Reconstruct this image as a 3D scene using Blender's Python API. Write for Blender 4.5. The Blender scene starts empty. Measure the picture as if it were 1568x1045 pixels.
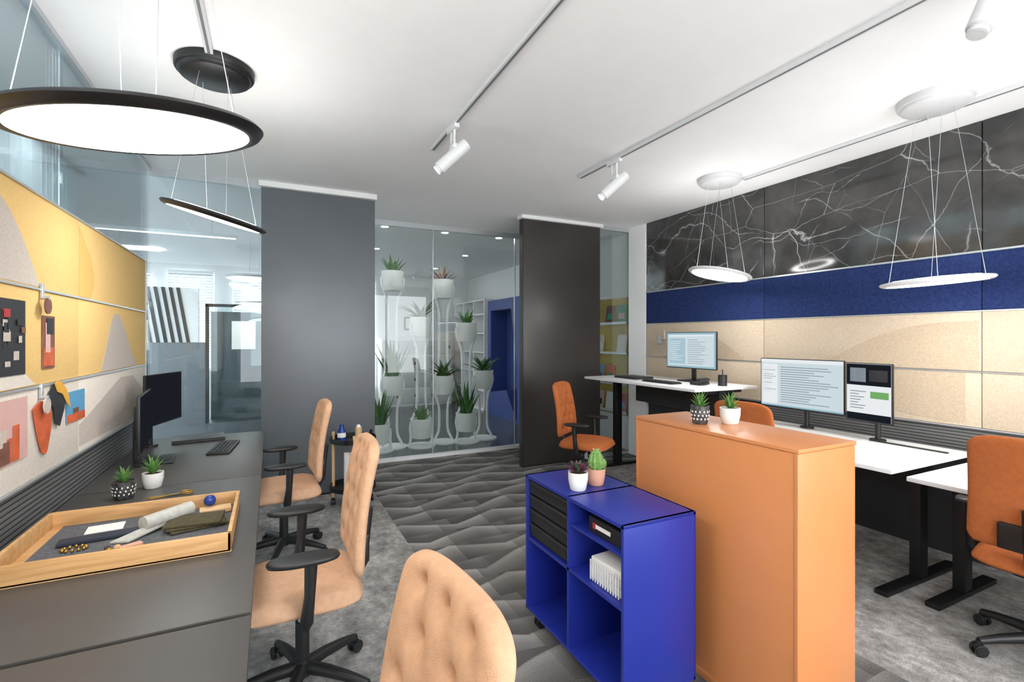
import bpy, bmesh, math, random
from mathutils import Vector, Matrix
random.seed(7)
sc = bpy.context.scene
try:
    sc.view_settings.view_transform = 'Standard'
    sc.view_settings.exposure = 0.18
except Exception as e:
    print(e)

# ---------------------------------------------------------------- materials
def hexc(h):
    h = h.lstrip('#')
    c = [int(h[i:i+2], 16)/255 for i in (0, 2, 4)]
    return tuple((x/12.92 if x <= .04045 else ((x+.055)/1.055)**2.4) for x in c)

def mat(name, col, rough=.5, metal=0., var=.06, vs=8., bump=0., bs=60., spec=.5, trans=0.):
    if isinstance(col, str): col = hexc(col)
    m = bpy.data.materials.new(name); m.use_nodes = True
    nt = m.node_tree; p = nt.nodes['Principled BSDF']
    p.inputs['Roughness'].default_value = rough
    p.inputs['Metallic'].default_value = metal
    p.inputs['Specular IOR Level'].default_value = spec
    tc = nt.nodes.new('ShaderNodeTexCoord')
    n = nt.nodes.new('ShaderNodeTexNoise'); n.inputs['Scale'].default_value = vs; n.inputs['Detail'].default_value = 4
    nt.links.new(tc.outputs['Object'], n.inputs['Vector'])
    r = nt.nodes.new('ShaderNodeValToRGB')
    r.color_ramp.elements[0].position = .3; r.color_ramp.elements[1].position = .7
    r.color_ramp.elements[0].color = (*[max(0, c*(1-var)) for c in col], 1)
    r.color_ramp.elements[1].color = (*[min(1, c*(1+var)) for c in col], 1)
    nt.links.new(n.outputs['Fac'], r.inputs['Fac'])
    nt.links.new(r.outputs['Color'], p.inputs['Base Color'])
    if bump:
        n2 = nt.nodes.new('ShaderNodeTexNoise'); n2.inputs['Scale'].default_value = bs
        nt.links.new(tc.outputs['Object'], n2.inputs['Vector'])
        b = nt.nodes.new('ShaderNodeBump'); b.inputs['Strength'].default_value = bump; b.inputs['Distance'].default_value = .01
        nt.links.new(n2.outputs['Fac'], b.inputs['Height']); nt.links.new(b.outputs['Normal'], p.inputs['Normal'])
    if trans:
        t = nt.nodes.new('ShaderNodeBsdfTranslucent'); t.inputs[0].default_value = (*col, 1)
        mx = nt.nodes.new('ShaderNodeMixShader'); mx.inputs[0].default_value = trans
        nt.links.new(p.outputs[0], mx.inputs[1]); nt.links.new(t.outputs[0], mx.inputs[2])
        nt.links.new(mx.outputs[0], nt.nodes['Material Output'].inputs[0])
    return m

def glassmat(name, tint, refl=1.0):
    m = bpy.data.materials.new(name); m.use_nodes = True
    nt = m.node_tree; nt.nodes.clear()
    o = nt.nodes.new('ShaderNodeOutputMaterial'); mx = nt.nodes.new('ShaderNodeMixShader')
    t = nt.nodes.new('ShaderNodeBsdfTransparent'); t.inputs['Color'].default_value = (*tint, 1)
    g = nt.nodes.new('ShaderNodeBsdfGlossy'); g.inputs['Roughness'].default_value = .0
    f = nt.nodes.new('ShaderNodeFresnel'); f.inputs['IOR'].default_value = 1.5
    mu = nt.nodes.new('ShaderNodeMath'); mu.operation = 'MULTIPLY'; mu.inputs[1].default_value = refl; mu.use_clamp = True
    nt.links.new(f.outputs[0], mu.inputs[0]); nt.links.new(mu.outputs[0], mx.inputs[0])
    nt.links.new(t.outputs[0], mx.inputs[1]); nt.links.new(g.outputs[0], mx.inputs[2]); nt.links.new(mx.outputs[0], o.inputs[0])
    return m

class NT:
    def __init__(s, name):
        s.m = bpy.data.materials.new(name); s.m.use_nodes = True; s.nt = s.m.node_tree
        s.p = s.nt.nodes['Principled BSDF']
    def _in(s, sock, v):
        if isinstance(v, bpy.types.NodeSocket): s.nt.links.new(v, sock)
        else: sock.default_value = v
    def math(s, op, a, b=0., c=0., clamp=False):
        n = s.nt.nodes.new('ShaderNodeMath'); n.operation = op; n.use_clamp = clamp
        s._in(n.inputs[0], a); s._in(n.inputs[1], b); s._in(n.inputs[2], c); return n.outputs[0]
    def pos(s):
        g = s.nt.nodes.new('ShaderNodeNewGeometry'); return g.outputs['Position']
    def xyz(s, v):
        n = s.nt.nodes.new('ShaderNodeSeparateXYZ'); s.nt.links.new(v, n.inputs[0]); return n.outputs
    def mapping(s, v, scale=(1,1,1), rot=(0,0,0), loc=(0,0,0)):
        n = s.nt.nodes.new('ShaderNodeMapping'); s.nt.links.new(v, n.inputs[0])
        n.inputs['Scale'].default_value = scale; n.inputs['Rotation'].default_value = rot; n.inputs['Location'].default_value = loc
        return n.outputs[0]
    def noise(s, v, scale, detail=3, rough=.5, dist=0., color=False):
        n = s.nt.nodes.new('ShaderNodeTexNoise'); s.nt.links.new(v, n.inputs['Vector'])
        n.inputs['Scale'].default_value = scale; n.inputs['Detail'].default_value = detail
        n.inputs['Roughness'].default_value = rough; n.inputs['Distortion'].default_value = dist
        return n.outputs['Color' if color else 'Fac']
    def voro_edge(s, v, scale):
        n = s.nt.nodes.new('ShaderNodeTexVoronoi'); n.feature = 'DISTANCE_TO_EDGE'
        s.nt.links.new(v, n.inputs['Vector']); n.inputs['Scale'].default_value = scale; return n.outputs['Distance']
    def vmath(s, op, a, b, sc_=None):
        n = s.nt.nodes.new('ShaderNodeVectorMath'); n.operation = op
        s._in(n.inputs[0], a); s._in(n.inputs[1], b)
        if sc_ is not None: n.inputs['Scale'].default_value = sc_
        return n.outputs[0]
    def ramp(s, f, stops):
        n = s.nt.nodes.new('ShaderNodeValToRGB'); s.nt.links.new(f, n.inputs[0]); cr = n.color_ramp
        while len(cr.elements) < len(stops): cr.elements.new(.5)
        for e, (p_, c) in zip(cr.elements, stops):
            e.position = p_; e.color = (c, c, c, 1) if isinstance(c, float) else (*c, 1)
        return n.outputs[0]
    def mix(s, f, a, b, blend='MIX'):
        n = s.nt.nodes.new('ShaderNodeMix'); n.data_type = 'RGBA'; n.blend_type = blend
        s._in(n.inputs[0], f); s._in(n.inputs[6], a); s._in(n.inputs[7], b); return n.outputs[2]
    def bump(s, h, strength=.3, dist=.01):
        n = s.nt.nodes.new('ShaderNodeBump'); n.inputs['Strength'].default_value = strength; n.inputs['Distance'].default_value = dist
        s.nt.links.new(h, n.inputs['Height']); s.nt.links.new(n.outputs[0], s.p.inputs['Normal'])
    def base(s, c): s.nt.links.new(c, s.p.inputs['Base Color'])

def carpet_mat():
    n = NT('carpet_faceted'); pos = n.pos(); x, y, z = n.xyz(pos)
    warp = n.noise(n.mapping(pos, (.9, .6, 1)), 1.3, 1)
    v = n.math('ADD', n.math('MULTIPLY', y, 3.7), n.math('MULTIPLY', warp, .9))
    k = n.math('FLOOR', v)
    xs = n.math('ADD', n.math('MULTIPLY', x, 1.25), n.math('MULTIPLY', k, .63))
    tri = n.math('PINGPONG', xs, .5)
    v2 = n.math('ADD', v, n.math('MULTIPLY', tri, 1.15))
    f = n.math('FRACT', v2); k2 = n.math('FLOOR', v2)
    wave = n.ramp(f, [(0., .13), (.3, .165), (.7, .29), (.90, .42), (.965, .40), (1., .16)])
    fid = n.math('FLOOR', n.math('MULTIPLY', n.math('ADD', xs, n.math('MULTIPLY', k2, .37)), 2.))
    h = n.math('FRACT', n.math('MULTIPLY', n.math('SINE', n.math('ADD', n.math('MULTIPLY', fid, 12.99), n.math('MULTIPLY', k2, 78.2))), 437.5))
    gx = n.math('FRACT', n.math('MULTIPLY', n.math('ADD', xs, n.math('MULTIPLY', k2, .37)), 2.))
    tone = n.math('ADD', n.math('MULTIPLY', h, .30), n.math('ADD', n.math('MULTIPLY', gx, .32), .55))
    tn = n.ramp(tone, [(0., 0.), (1., 1.)])
    wave = n.mix(1., wave, tn, 'MULTIPLY')
    n1 = n.noise(n.mapping(pos, (1.6, 1, 1)), 5.5, 8, .7)
    n2 = n.noise(pos, 22, 6, .75)
    mo = n.ramp(n.math('ADD', n.math('MULTIPLY', n1, .65), n.math('MULTIPLY', n2, .35)), [(.36, .16), (.5, .33), (.64, .58)])
    m1 = n.math('GREATER_THAN', x, .90); m2 = n.math('LESS_THAN', x, 2.5)
    m3 = n.math('GREATER_THAN', y, 4.75)
    mask = n.math('MULTIPLY', m1, n.math('MAXIMUM', m2, m3))
    c = n.mix(mask, mo, wave)
    fib = n.noise(n.mapping(pos, (1, .5, 1)), 260, 2)
    c = n.mix(1., c, n.ramp(fib, [(.3, .7), (.7, 1.25)]), 'MULTIPLY')
    c = n.mix(1., c, (1.0, .96, .92, 1), 'MULTIPLY')
    n.base(c); n.p.inputs['Roughness'].default_value = .95; n.p.inputs['Specular IOR Level'].default_value = .1
    n.bump(fib, .5, .006); return n.m

def marble_mat():
    n = NT('black_marble'); pos = n.pos(); x, y, z = n.xyz(pos)
    nz = n.noise(pos, 3.0, 3, .6, color=True)
    w = n.vmath('SCALE', nz, (0, 0, 0), .13)
    fine = n.noise(pos, 9, 4, .6)
    def mask(seed, lo, hi, ms):
        return n.ramp(n.noise(n.mapping(pos, (1, 1, 1), (0, 0, 0), (seed, seed*2, 2)), ms, 2), [(lo, 0.), (hi, 1.)])
    def layer(scale, rot, loc, th, inten, lo, hi, mscale):
        v = n.vmath('ADD', n.mapping(pos, scale, rot, loc), w)
        d = n.voro_edge(v, 1.0)
        a = n.ramp(d, [(0., inten), (th, inten*.45), (th*2.2, 0.)])
        return n.mix(1., a, mask(loc[0]*3, lo, hi, mscale), 'MULTIPLY')
    def lines(ang, freq, wob, seed, th, inten, lo, hi):
        """nearly straight wandering hairlines running at `ang` degrees from horizontal"""
        a = math.radians(ang)
        u = n.math('ADD', n.math('MULTIPLY', y, math.sin(a)*freq), n.math('MULTIPLY', z, math.cos(a)*freq))
        nn = n.noise(n.mapping(pos, (1, 1, 1), (0, 0, 0), (seed, seed*1.7, seed*.3)), .9, 2)
        u = n.math('ADD', u, n.math('ADD', n.math('MULTIPLY', nn, wob), n.math('MULTIPLY', fine, .07*freq)))
        d = n.math('PINGPONG', u, .5)
        r = n.ramp(d, [(0., inten), (th, inten*.4), (th*2.4, 0.)])
        return n.mix(1., r, mask(seed*2.3, lo, hi, 1.6), 'MULTIPLY')
    L = [layer((1, .8, 1.9), (.45, 0, 0), (.5, .3, 0), .0018, .30, .38, .56, 1.3),
         layer((1, 2.4, 1.3), (-.5, 0, 0), (1.7, .1, .4), .0022, .22, .44, .6, 1.6),
         lines(-14, 1.7, 2.2, 1.3, .0040, .34, .42, .52),
         lines(16, 2.3, 2.6, 4.1, .0052, .28, .46, .55),
         lines(-38, 1.6, 2.0, 7.7, .0038, .26, .46, .54),
         lines(58, 1.5, 2.0, 9.9, .0034, .26, .49, .56),
         lines(4, 3.1, 3.4, 12.2, .0060, .20, .48, .56)]
    s = L[0]
    for q in L[1:]: s = n.mix(1., s, q, 'ADD')
    base = n.ramp(n.noise(pos, 2.6, 5, .6), [(.3, (.028, .028, .028)), (.75, (.08, .077, .074))])
    n.base(n.mix(1., base, s, 'ADD')); n.p.inputs['Roughness'].default_value = .12
    return n.m

def wood_mat(name, c1, c2, sx=(3, 40, 40)):
    n = NT(name)
    tc = n.nt.nodes.new('ShaderNodeTexCoord')
    v = n.mapping(tc.outputs['Object'], sx)
    f = n.noise(v, 1.0, 5, .6, .8)
    n.base(n.ramp(f, [(.3, hexc(c1)), (.7, hexc(c2))])); n.p.inputs['Roughness'].default_value = .5
    return n.m

def emis(name, col, strength):
    m = bpy.data.materials.new(name); m.use_nodes = True; nt = m.node_tree; nt.nodes.clear()
    o = nt.nodes.new('ShaderNodeOutputMaterial'); e = nt.nodes.new('ShaderNodeEmission')
    e.inputs[0].default_value = (*col, 1); e.inputs[1].default_value = strength
    nt.links.new(e.outputs[0], o.inputs[0]); return m

def slat_mat(name):
    n = NT(name); x, y, z = n.xyz(n.pos())
    f = n.math('FRACT', n.math('MULTIPLY', z, 45.))
    n.base(n.ramp(f, [(0., .13), (.6, .15), (.75, .035), (1., .035)])); n.p.inputs['Roughness'].default_value = .5
    n.bump(n.ramp(f, [(.6, 1.), (.72, 0.), (.93, 0.), (1., 1.)]), .6, .006); return n.m

M = {}
M['ceil'] = mat('ceiling_paint', '#f2f2f2', .9, var=.01)
M['white'] = mat('white_paint', '#eeeeee', .6, var=.015)
M['whitegl'] = mat('white_gloss', '#e9eaeb', .3, var=.01)
M['canopyw'] = mat('canopy_white', '#cfd0d1', .4, var=.01)
M['trackw'] = mat('track_white', '#d9dadb', .4, var=.01)
M['slot'] = mat('track_slot', '#6f7072', .5, var=.01)
M['carpet'] = carpet_mat(); M['marble'] = marble_mat()
M['darkfloor'] = mat('polished_dark_floor', '#4d5052', .18, var=.12, vs=2)
M['sidefloor'] = mat('side_office_carpet', '#c6c8ca', .8, var=.08, vs=4)
M['greycol'] = mat('grey_steel_sheet', '#6a6f74', .38, metal=.25, var=.08, vs=1.4)
M['darkdoor'] = mat('dark_steel_sheet', '#45413f', .33, metal=.3, var=.12, vs=1.6)
M['black'] = mat('black_plastic', '#1e1e1f', .45, var=.05)
M['blackm'] = mat('black_metal', '#19191a', .4, metal=.2, var=.05)
M['dgrey'] = mat('dark_grey_paint', '#2b2c2e', .6)
M['slat'] = slat_mat('grey_slats')
M['navy'] = mat('navy_felt', '#2b3966', .95, var=.25, vs=60, bump=.3, bs=300, spec=.1)
M['beige'] = mat('beige_felt', '#cfbda6', .95, var=.10, vs=90, bump=.35, bs=300, spec=.1)
M['beige2'] = mat('beige_felt_dark', '#c5b199', .95, var=.12, vs=90, bump=.35, bs=300, spec=.1)
M['yellow'] = mat('yellow_felt', '#ebc683', .95, var=.05, vs=90, bump=.3, bs=300, spec=.1)
M['yellow2'] = mat('ochre_felt', '#e3b970', .95, var=.06, vs=90, bump=.3, bs=300, spec=.1)
M['cream'] = mat('cream_felt', '#e1d8cc', .95, var=.06, vs=90, bump=.3, bs=300, spec=.1)
M['sand'] = mat('sand_felt', '#c9beb3', .95, var=.09, vs=90, bump=.3, bs=300, spec=.1)
M['alu'] = mat('aluminium_rail', '#c3c7ca', .35, metal=.6, var=.03)
M['desk'] = mat('grey_desk_laminate', '#4b4845', .42, var=.05, vs=5)
M['deskw'] = mat('white_desk_laminate', '#eaebec', .4, var=.01)
M['blue'] = mat('blue_lacquer', '#213092', .33, var=.02)
M['blue2'] = mat('blue_niche', '#3a4b8a', .5, var=.05)
M['orange'] = mat('orange_lacquer', '#d58a55', .33, var=.02)
M['chairL'] = mat('peach_fabric', '#d2a888', .9, var=.07, vs=40, bump=.3, bs=400, spec=.15)
M['chairR'] = mat('orange_fabric', '#b96a3c', .9, var=.08, vs=40, bump=.3, bs=400, spec=.15)
M['oak'] = wood_mat('oak_wood', '#b88a56', '#d9ae79')
M['beech'] = wood_mat('beech_wood', '#d0a87b', '#e2c198', (20, 20, 4))
M['felt'] = mat('grey_felt_mat', '#5b5d61', .95, var=.25, vs=80)
M['paper'] = mat('paper', '#eeece7', .8, var=.02)
M['cloth'] = mat('grey_cloth', '#b4b4ad', .9, var=.12, vs=50)
M['dgreen'] = mat('olive_fabric', '#4b452f', .95, var=.2, vs=60)
M['navyb'] = mat('navy_leather', '#2a3040', .7)
M['ball'] = mat('blue_ball', '#173a8a', .3)
M['gold'] = mat('brass', '#b8934f', .3, metal=.9)
M['leaf'] = mat('plant_leaf', '#4a7a3a', .5, var=.45, vs=25)
M['leaf2'] = mat('plant_leaf_dark', '#335a3a', .5, var=.4, vs=25)
M['leafp'] = mat('purple_leaf', '#5b3142', .5, var=.4, vs=30)
M['cactus'] = mat('cactus_skin', '#6a9448', .6, var=.25, vs=60)
M['potw'] = mat('white_ceramic', '#ecece8', .35, var=.02)
M['potb'] = mat('black_patterned_ceramic', '#464646', .5, var=.9, vs=70)
M['potp'] = mat('terracotta_pink', '#dba58c', .6, var=.04)
M['soil'] = mat('soil', '#4a3b30', .95, var=.3, vs=80)
M['board'] = mat('mustard_board', '#bfa94a', .7, var=.04)
M['red'] = mat('red_print', '#b52f36', .6); M['green'] = mat('green_print', '#3aa07a', .6); M['pink'] = mat('pink_print', '#d8aea6', .6)
M['orangeP'] = mat('orange_print', '#cf6138', .6, var=.2, vs=20); M['yellowP'] = mat('yellow_print', '#e3aa3c', .6)
M['blueP'] = mat('blue_print', '#5b9dc4', .6); M['brownP'] = mat('brown_print', '#7c5244', .6, var=.3, vs=12); M['blackP'] = mat('black_print', '#2a2a2e', .6)
M['curtain'] = mat('sheer_curtain', '#e4eef2', .9, var=.03, trans=.6)
M['glass'] = glassmat('clear_glass', (.93, .96, .955))
M['glassL'] = glassmat('side_glass', (.88, .935, .945), .8)
M['lampon'] = emis('lamp_diffuser', (1, .985, .96), 18.)
M['lampup'] = emis('lamp_uplight', (1, .985, .96), 25.)
M['led'] = emis('led_strip', (1, 1, 1), 6.)
M['down'] = emis('downlight_and_fill_disc', (1, .99, .97), 130.)  # shared by corridor downlights and the added planter fill discs
M['fillpanel'] = emis('side_office_fill_panel', (.94, .98, 1), 30.)  # glow for the added fill panels, not a known fitting
M['scr'] = emis('screen_white', (.72, .84, .88), .74); M['scr2'] = emis('screen_blue', (.40, .66, .78), .65)
M['scrd'] = emis('screen_dark', (.012, .014, .02), .8); M['scrg'] = emis('screen_green', (.25, .6, .2), .6)
M['scrl'] = emis('screen_light', (.9, .93, .95), .8); M['scrm'] = emis('screen_grey', (.42, .50, .56), .6)
M['blind'] = mat('blind_slats', '#dfe6ea', .6)

# ---------------------------------------------------------------- builder
class B:
    def __init__(s, name): s.name = name; s.bm = bmesh.new(); s.mats = []
    def mi(s, m):
        m = M[m] if isinstance(m, str) else m
        if m not in s.mats: s.mats.append(m)
        return s.mats.index(m)
    def merge(s, tb, m, X=None):
        i = s.mi(m)
        if X is not None: bmesh.ops.transform(tb, matrix=X, verts=tb.verts)
        for f in tb.faces: f.material_index = i
        me = bpy.data.meshes.new('t'); tb.to_mesh(me); tb.free(); s.bm.from_mesh(me); bpy.data.meshes.remove(me)
    def box(s, c, d, m, bev=0., rot=None, seg=2):
        tb = bmesh.new(); bmesh.ops.create_cube(tb, size=1)
        bmesh.ops.scale(tb, vec=d, verts=tb.verts)
        if bev: bmesh.ops.bevel(tb, geom=tb.edges[:], offset=min(bev, min(d)*.49), segments=seg, affect='EDGES', profile=.6)
        X = Matrix.Translation(c)
        if rot is not None: X = X @ (rot if isinstance(rot, Matrix) else Matrix.Rotation(rot, 4, 'Z'))
        s.merge(tb, m, X)
    def bx(s, x0, x1, y0, y1, z0, z1, m, bev=0.):
        s.box(((x0+x1)/2, (y0+y1)/2, (z0+z1)/2), (abs(x1-x0), abs(y1-y0), abs(z1-z0)), m, bev)
    def cyl(s, p0, p1, r, m, r1=None, seg=24, bev=0.):
        p0 = Vector(p0); p1 = Vector(p1); d = p1-p0; tb = bmesh.new()
        bmesh.ops.create_cone(tb, cap_ends=True, segments=seg, radius1=r, radius2=r if r1 is None else r1, depth=d.length)
        if bev:
            ed = [e for e in tb.edges if abs(e.verts[0].co.z-e.verts[1].co.z) < 1e-6]
            bmesh.ops.bevel(tb, geom=ed, offset=bev, segments=3, affect='EDGES')
        X = Matrix.Translation((p0+p1)/2) @ d.to_track_quat('Z', 'Y').to_matrix().to_4x4()
        s.merge(tb, m, X)
    def sph(s, c, r, m, sc_=(1, 1, 1), u=24, v=16, rot=None):
        tb = bmesh.new(); bmesh.ops.create_uvsphere(tb, u_segments=u, v_segments=v, radius=r)
        X = Matrix.Translation(c)
        if rot is not None: X = X @ rot
        s.merge(tb, m, X @ Matrix.Diagonal((*sc_, 1)))
    def lathe(s, prof, c, m, seg=40, X=None):
        tb = bmesh.new(); rings = []
        for r, z in prof:
            if r < 1e-5: rings.append([tb.verts.new((0, 0, z))])
            else: rings.append([tb.verts.new((r*math.cos(2*math.pi*i/seg), r*math.sin(2*math.pi*i/seg), z)) for i in range(seg)])
        for a, b in zip(rings, rings[1:]):
            for i in range(seg):
                j = (i+1) % seg
                if len(a) == 1 and len(b) == 1: continue
                if len(a) == 1: tb.faces.new((a[0], b[j], b[i]))
                elif len(b) == 1: tb.faces.new((a[i], a[j], b[0]))
                else: tb.faces.new((a[i], a[j], b[j], b[i]))
        T = Matrix.Translation(c)
        if X is not None: T = T @ X
        s.merge(tb, m, T)
    def tube(s, pts, r, m, seg=8, radii=None):
        pts = [Vector(p) for p in pts]; tb = bmesh.new(); rings = []
        n = len(pts); up = Vector((0.123, .31, 1)).normalized()
        for i, p in enumerate(pts):
            t = (pts[min(i+1, n-1)]-pts[max(i-1, 0)]).normalized()
            a = t.cross(up)
            if a.length < .05: a = t.cross(Vector((1, 0, 0)))
            a.normalize(); b_ = t.cross(a); rr = radii[i] if radii else r
            rings.append([tb.verts.new(p+rr*(math.cos(2*math.pi*k/seg)*a+math.sin(2*math.pi*k/seg)*b_)) for k in range(seg)])
        for a, b_ in zip(rings, rings[1:]):
            for k in range(seg):
                j = (k+1) % seg; tb.faces.new((a[k], a[j], b_[j], b_[k]))
        tb.faces.new(rings[0]); tb.faces.new(rings[-1][::-1])
        bmesh.ops.recalc_face_normals(tb, faces=tb.faces)
        s.merge(tb, m)
    def poly(s, pts, nrm, th, m):
        tb = bmesh.new(); nv = Vector(nrm)*th
        a = [tb.verts.new(p) for p in pts]; b_ = [tb.verts.new(Vector(p)+nv) for p in pts]
        tb.faces.new(a); tb.faces.new(b_[::-1]); n = len(a)
        for i in range(n): tb.faces.new((a[i], b_[i], b_[(i+1) % n], a[(i+1) % n]))
        bmesh.ops.recalc_face_normals(tb, faces=tb.faces); s.merge(tb, m)
    def leaf(s, base, az, tilt, L, w, m, bend=.3, n=7):
        tb = bmesh.new(); d = Vector((math.cos(az), math.sin(az), 0)); side = Vector((-math.sin(az), math.cos(az), 0))
        p = Vector(base); ang = tilt; rows = []
        for i in range(n+1):
            t = i/n; ww = w*(.55+.9*t*(1-t)*1.8)*(1-t**3)
            if i == n: ww = w*.03
            dirv = d*math.sin(ang)+Vector((0, 0, 1))*math.cos(ang)
            nn = side.cross(dirv)
            rows.append([tb.verts.new(p-side*ww+nn*ww*.35*-1), tb.verts.new(p+nn*ww*.25), tb.verts.new(p+side*ww+nn*ww*.35*-1), tb.verts.new(p-nn*ww*.5)])
            p = p+dirv*(L/n); ang += bend/n
        for a, b_ in zip(rows, rows[1:]):
            for k in range(4): tb.faces.new((a[k], a[(k+1) % 4], b_[(k+1) % 4], b_[k]))
        tb.faces.new(rows[0]); tb.faces.new(rows[-1][::-1])
        bmesh.ops.recalc_face_normals(tb, faces=tb.faces); s.merge(tb, m)
    def done(s, loc=(0, 0, 0), rot=0., ang=38, X=None):
        me = bpy.data.meshes.new(s.name); 
        for f in s.bm.faces: f.smooth = True
        s.bm.to_mesh(me); s.bm.free()
        for m in s.mats: me.materials.append(m)
        me.set_sharp_from_angle(angle=math.radians(ang))
        o = bpy.data.objects.new(s.name, me); sc.collection.objects.link(o)
        if X is not None: o.matrix_world = X
        else: o.location = loc; o.rotation_euler = (0, 0, rot)
        return o

CZ = 2.94   # ceiling
XL, XR = -.92, 4.24
YF = 5.05
# ---------------------------------------------------------------- shell
b = B('floor'); b.bx(XL, XR+.3, -1.6, 5.97, -.1, 0, 'carpet'); b.done()
b = B('floor_corridor'); b.bx(XL, 4.6, 5.97, 12.2, -.1, 0, 'darkfloor'); b.done()
b = B('floor_side_office'); b.bx(-6.2, XL, -1.6, 12.2, -.1, 0, 'sidefloor'); b.done()
b = B('ceiling'); b.bx(-6.2, 4.6, -1.6, 12.2, CZ, CZ+.12, 'ceil'); b.done()
b = B('wall_right'); b.bx(XR, XR+.2, -1.6, YF, 0, CZ, 'dgrey'); b.done()
b = B('wall_corridor_right'); b.bx(4.34, 4.54, 5.06, 12.2, 0, CZ, 'white')
b.done()
b = B('wall_far_left')
def wall_y(bb, y, x0, x1, openings, m='white', th=.15):
    xs = x0
    for (a, c, z0, z1) in sorted(openings):
        if a > xs: bb.bx(xs, a, y, y+th, 0, CZ, m)
        if z0 > 0: bb.bx(a, c, y, y+th, 0, z0, m)
        if z1 < CZ: bb.bx(a, c, y, y+th, z1, CZ, m)
        xs = c
    if xs < x1: bb.bx(xs, x1, y, y+th, 0, CZ, m)
W = [(-5.0, -3.3, .9, 2.75), (-2.9, -2.0, .9, 2.75), (-1.75, -1.0, .9, 2.8), (-.68, -.1, .9, 2.8), (.3, .9, .9, 2.8), (1.2, 2.1, .4, 2.8)]
wall_y(b, 11.2, -6.2, 2.5, W); b.bx(2.5, 4.34, 11.2, 11.35, 0, CZ, 'white'); b.done()
for (a, c, z0, z1) in W:
    b = B('window_blind'); z = z0+.02
    while z < z1:
        b.box(((a+c)/2, 11.14, z), (c-a-.02, .055, .004), 'blind', rot=Matrix.Rotation(math.radians(52), 4, 'X')); z += .055
    b.bx(a, c, 11.11, 11.17, z1-.04, z1, 'white'); b.done()
b = B('wall_side_office'); b.bx(-6.35, -6.2, -1.6, 12.2, 0, CZ, 'white'); b.done()
b = B('wall_back'); wall_y(b, -1.6, -6.2, XR+.2, [(-5.8, -1.3, .5, 2.7), (-.6, 4.0, .5, 2.75)]); b.done()
b = B('window_1'); 
for x in (-.6, .55, 1.7, 2.85, 4.0): b.bx(x-.03, x+.03, -1.62, -1.55, .5, 2.75, 'white', .005)
b.bx(-.6, 4., -1.62, -1.55, .5, .56, 'white'); b.bx(-.6, 4., -1.62, -1.55, 2.69, 2.75, 'white'); b.done()

# right wall cladding
seams = [-1.6, -.07, 1.515, 3.10, 4.72]
b = B('wall_panel_marble')
for a, c in zip(seams, seams[1:]): b.bx(4.20, XR-.002, a+.003, c-.003, 2.085, CZ-.002, 'marble', .002)
b.done()
b = B('acoustic_wall_panels_right')
for a, c in zip(seams, seams[1:]):
    b.bx(4.195, XR-.002, a+.002, c-.002, 1.69, 2.07, 'navy', .004)
    b.bx(4.195, XR-.002, a+.002, c-.002, 1.285, 1.68, 'beige', .004)
    b.bx(4.195, XR-.002, a+.002, c-.002, .91, 1.275, 'beige', .004)
    b.bx(4.205, XR-.002, a, c, .70, .90, 'slat')
b.bx(4.188, XR-.002, -1.6, 4.72, 2.07, 2.083, 'alu'); b.bx(4.19, XR-.002, -1.6, 4.72, 1.68, 1.688, 'alu')
b.bx(4.19, XR-.002, -1.6, 4.72, 1.275, 1.283, 'alu'); b.bx(4.19, XR-.002, -1.6, 4.72, .90, .908, 'alu')
def arc(y0, z0, y1, z1, bul, n=14):
    P = []
    for i in range(n+1):
        t = i/n; P.append((y0+(y1-y0)*t, z0+(z1-z0)*t+bul*math.sin(math.pi*t)))
    return P
x = 4.1945
def inlayR(pts, m): b.poly([(x, p[0], p[1]) for p in pts], (-1, 0, 0), .0015, m)
inlayR(arc(1.53, 1.62, 2.55, 1.29, .10)+[(1.53, 1.29)], 'beige2')
inlayR(arc(1.6, .93, 2.7, 1.27, -.1)+[(1.6, 1.27)], 'beige2')
inlayR(arc(3.3, 1.29, 4.4, 1.29, .25), 'beige2')
b.done()
b = B('pillar_white'); b.bx(4.19, 4.34, 4.73, 5.05, 0, CZ, 'white', .004); b.done()

# far plane: grey column, dark sliding door, glass
b = B('sliding_door_grey'); b.bx(-.08, .935, 5.0, 5.10, .02, CZ-.06, 'greycol', .004); b.bx(-.1, .95, 4.97, 5.12, CZ-.05, CZ, 'white', .003)
b.bx(-.08, .935, 5.01, 5.09, 0, .02, 'black'); b.done()
b = B('sliding_door_dark'); b.bx(2.63, 3.72, 5.03, 5.11, .015, CZ-.045, 'darkdoor', .004); b.bx(2.6, 3.75, 5.0, 5.13, CZ-.04, CZ, 'white', .003)
b.bx(2.618, 2.63, 5.03, 5.11, 0, CZ-.045, 'black'); b.bx(2.63, 3.72, 5.04, 5.10, 0, .015, 'black'); b.done()
b = B('glass_partition_corner'); b.bx(3.72, 4.34, 5.055, 5.065, .03, CZ-.05, 'glass'); b.bx(3.72, 4.34, 5.051, 5.09, CZ-.05, CZ, 'alu'); b.bx(3.72, 4.34, 5.051, 5.09, 0, .03, 'alu')
b.bx(4.24, 4.28, 5.052, 5.10, 0, CZ, 'white'); b.done()
b = B('glass_partition_recess'); b.bx(.2, 4.34, 6.0, 6.012, .04, CZ-.06, 'glass'); b.bx(.2, 4.34, 5.98, 6.03, CZ-.06, CZ, 'alu'); b.bx(.2, 4.34, 5.97, 6.04, 0, .04, 'white')
b.bx(1.84, 1.848, 5.995, 6.02, .04, CZ-.06, 'alu'); b.bx(3.0, 3.008, 5.995, 6.02, .04, CZ-.06, 'alu'); b.done()
b = B('glass_partition_far'); b.bx(XL, -.08, 5.04, 5.05, .03, CZ-.06, 'glassL'); b.bx(XL, -.08, 5.02, 5.07, CZ-.06, CZ, 'alu'); b.bx(XL, -.08, 5.02, 5.07, 0, .03, 'alu')
b.done()
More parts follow.
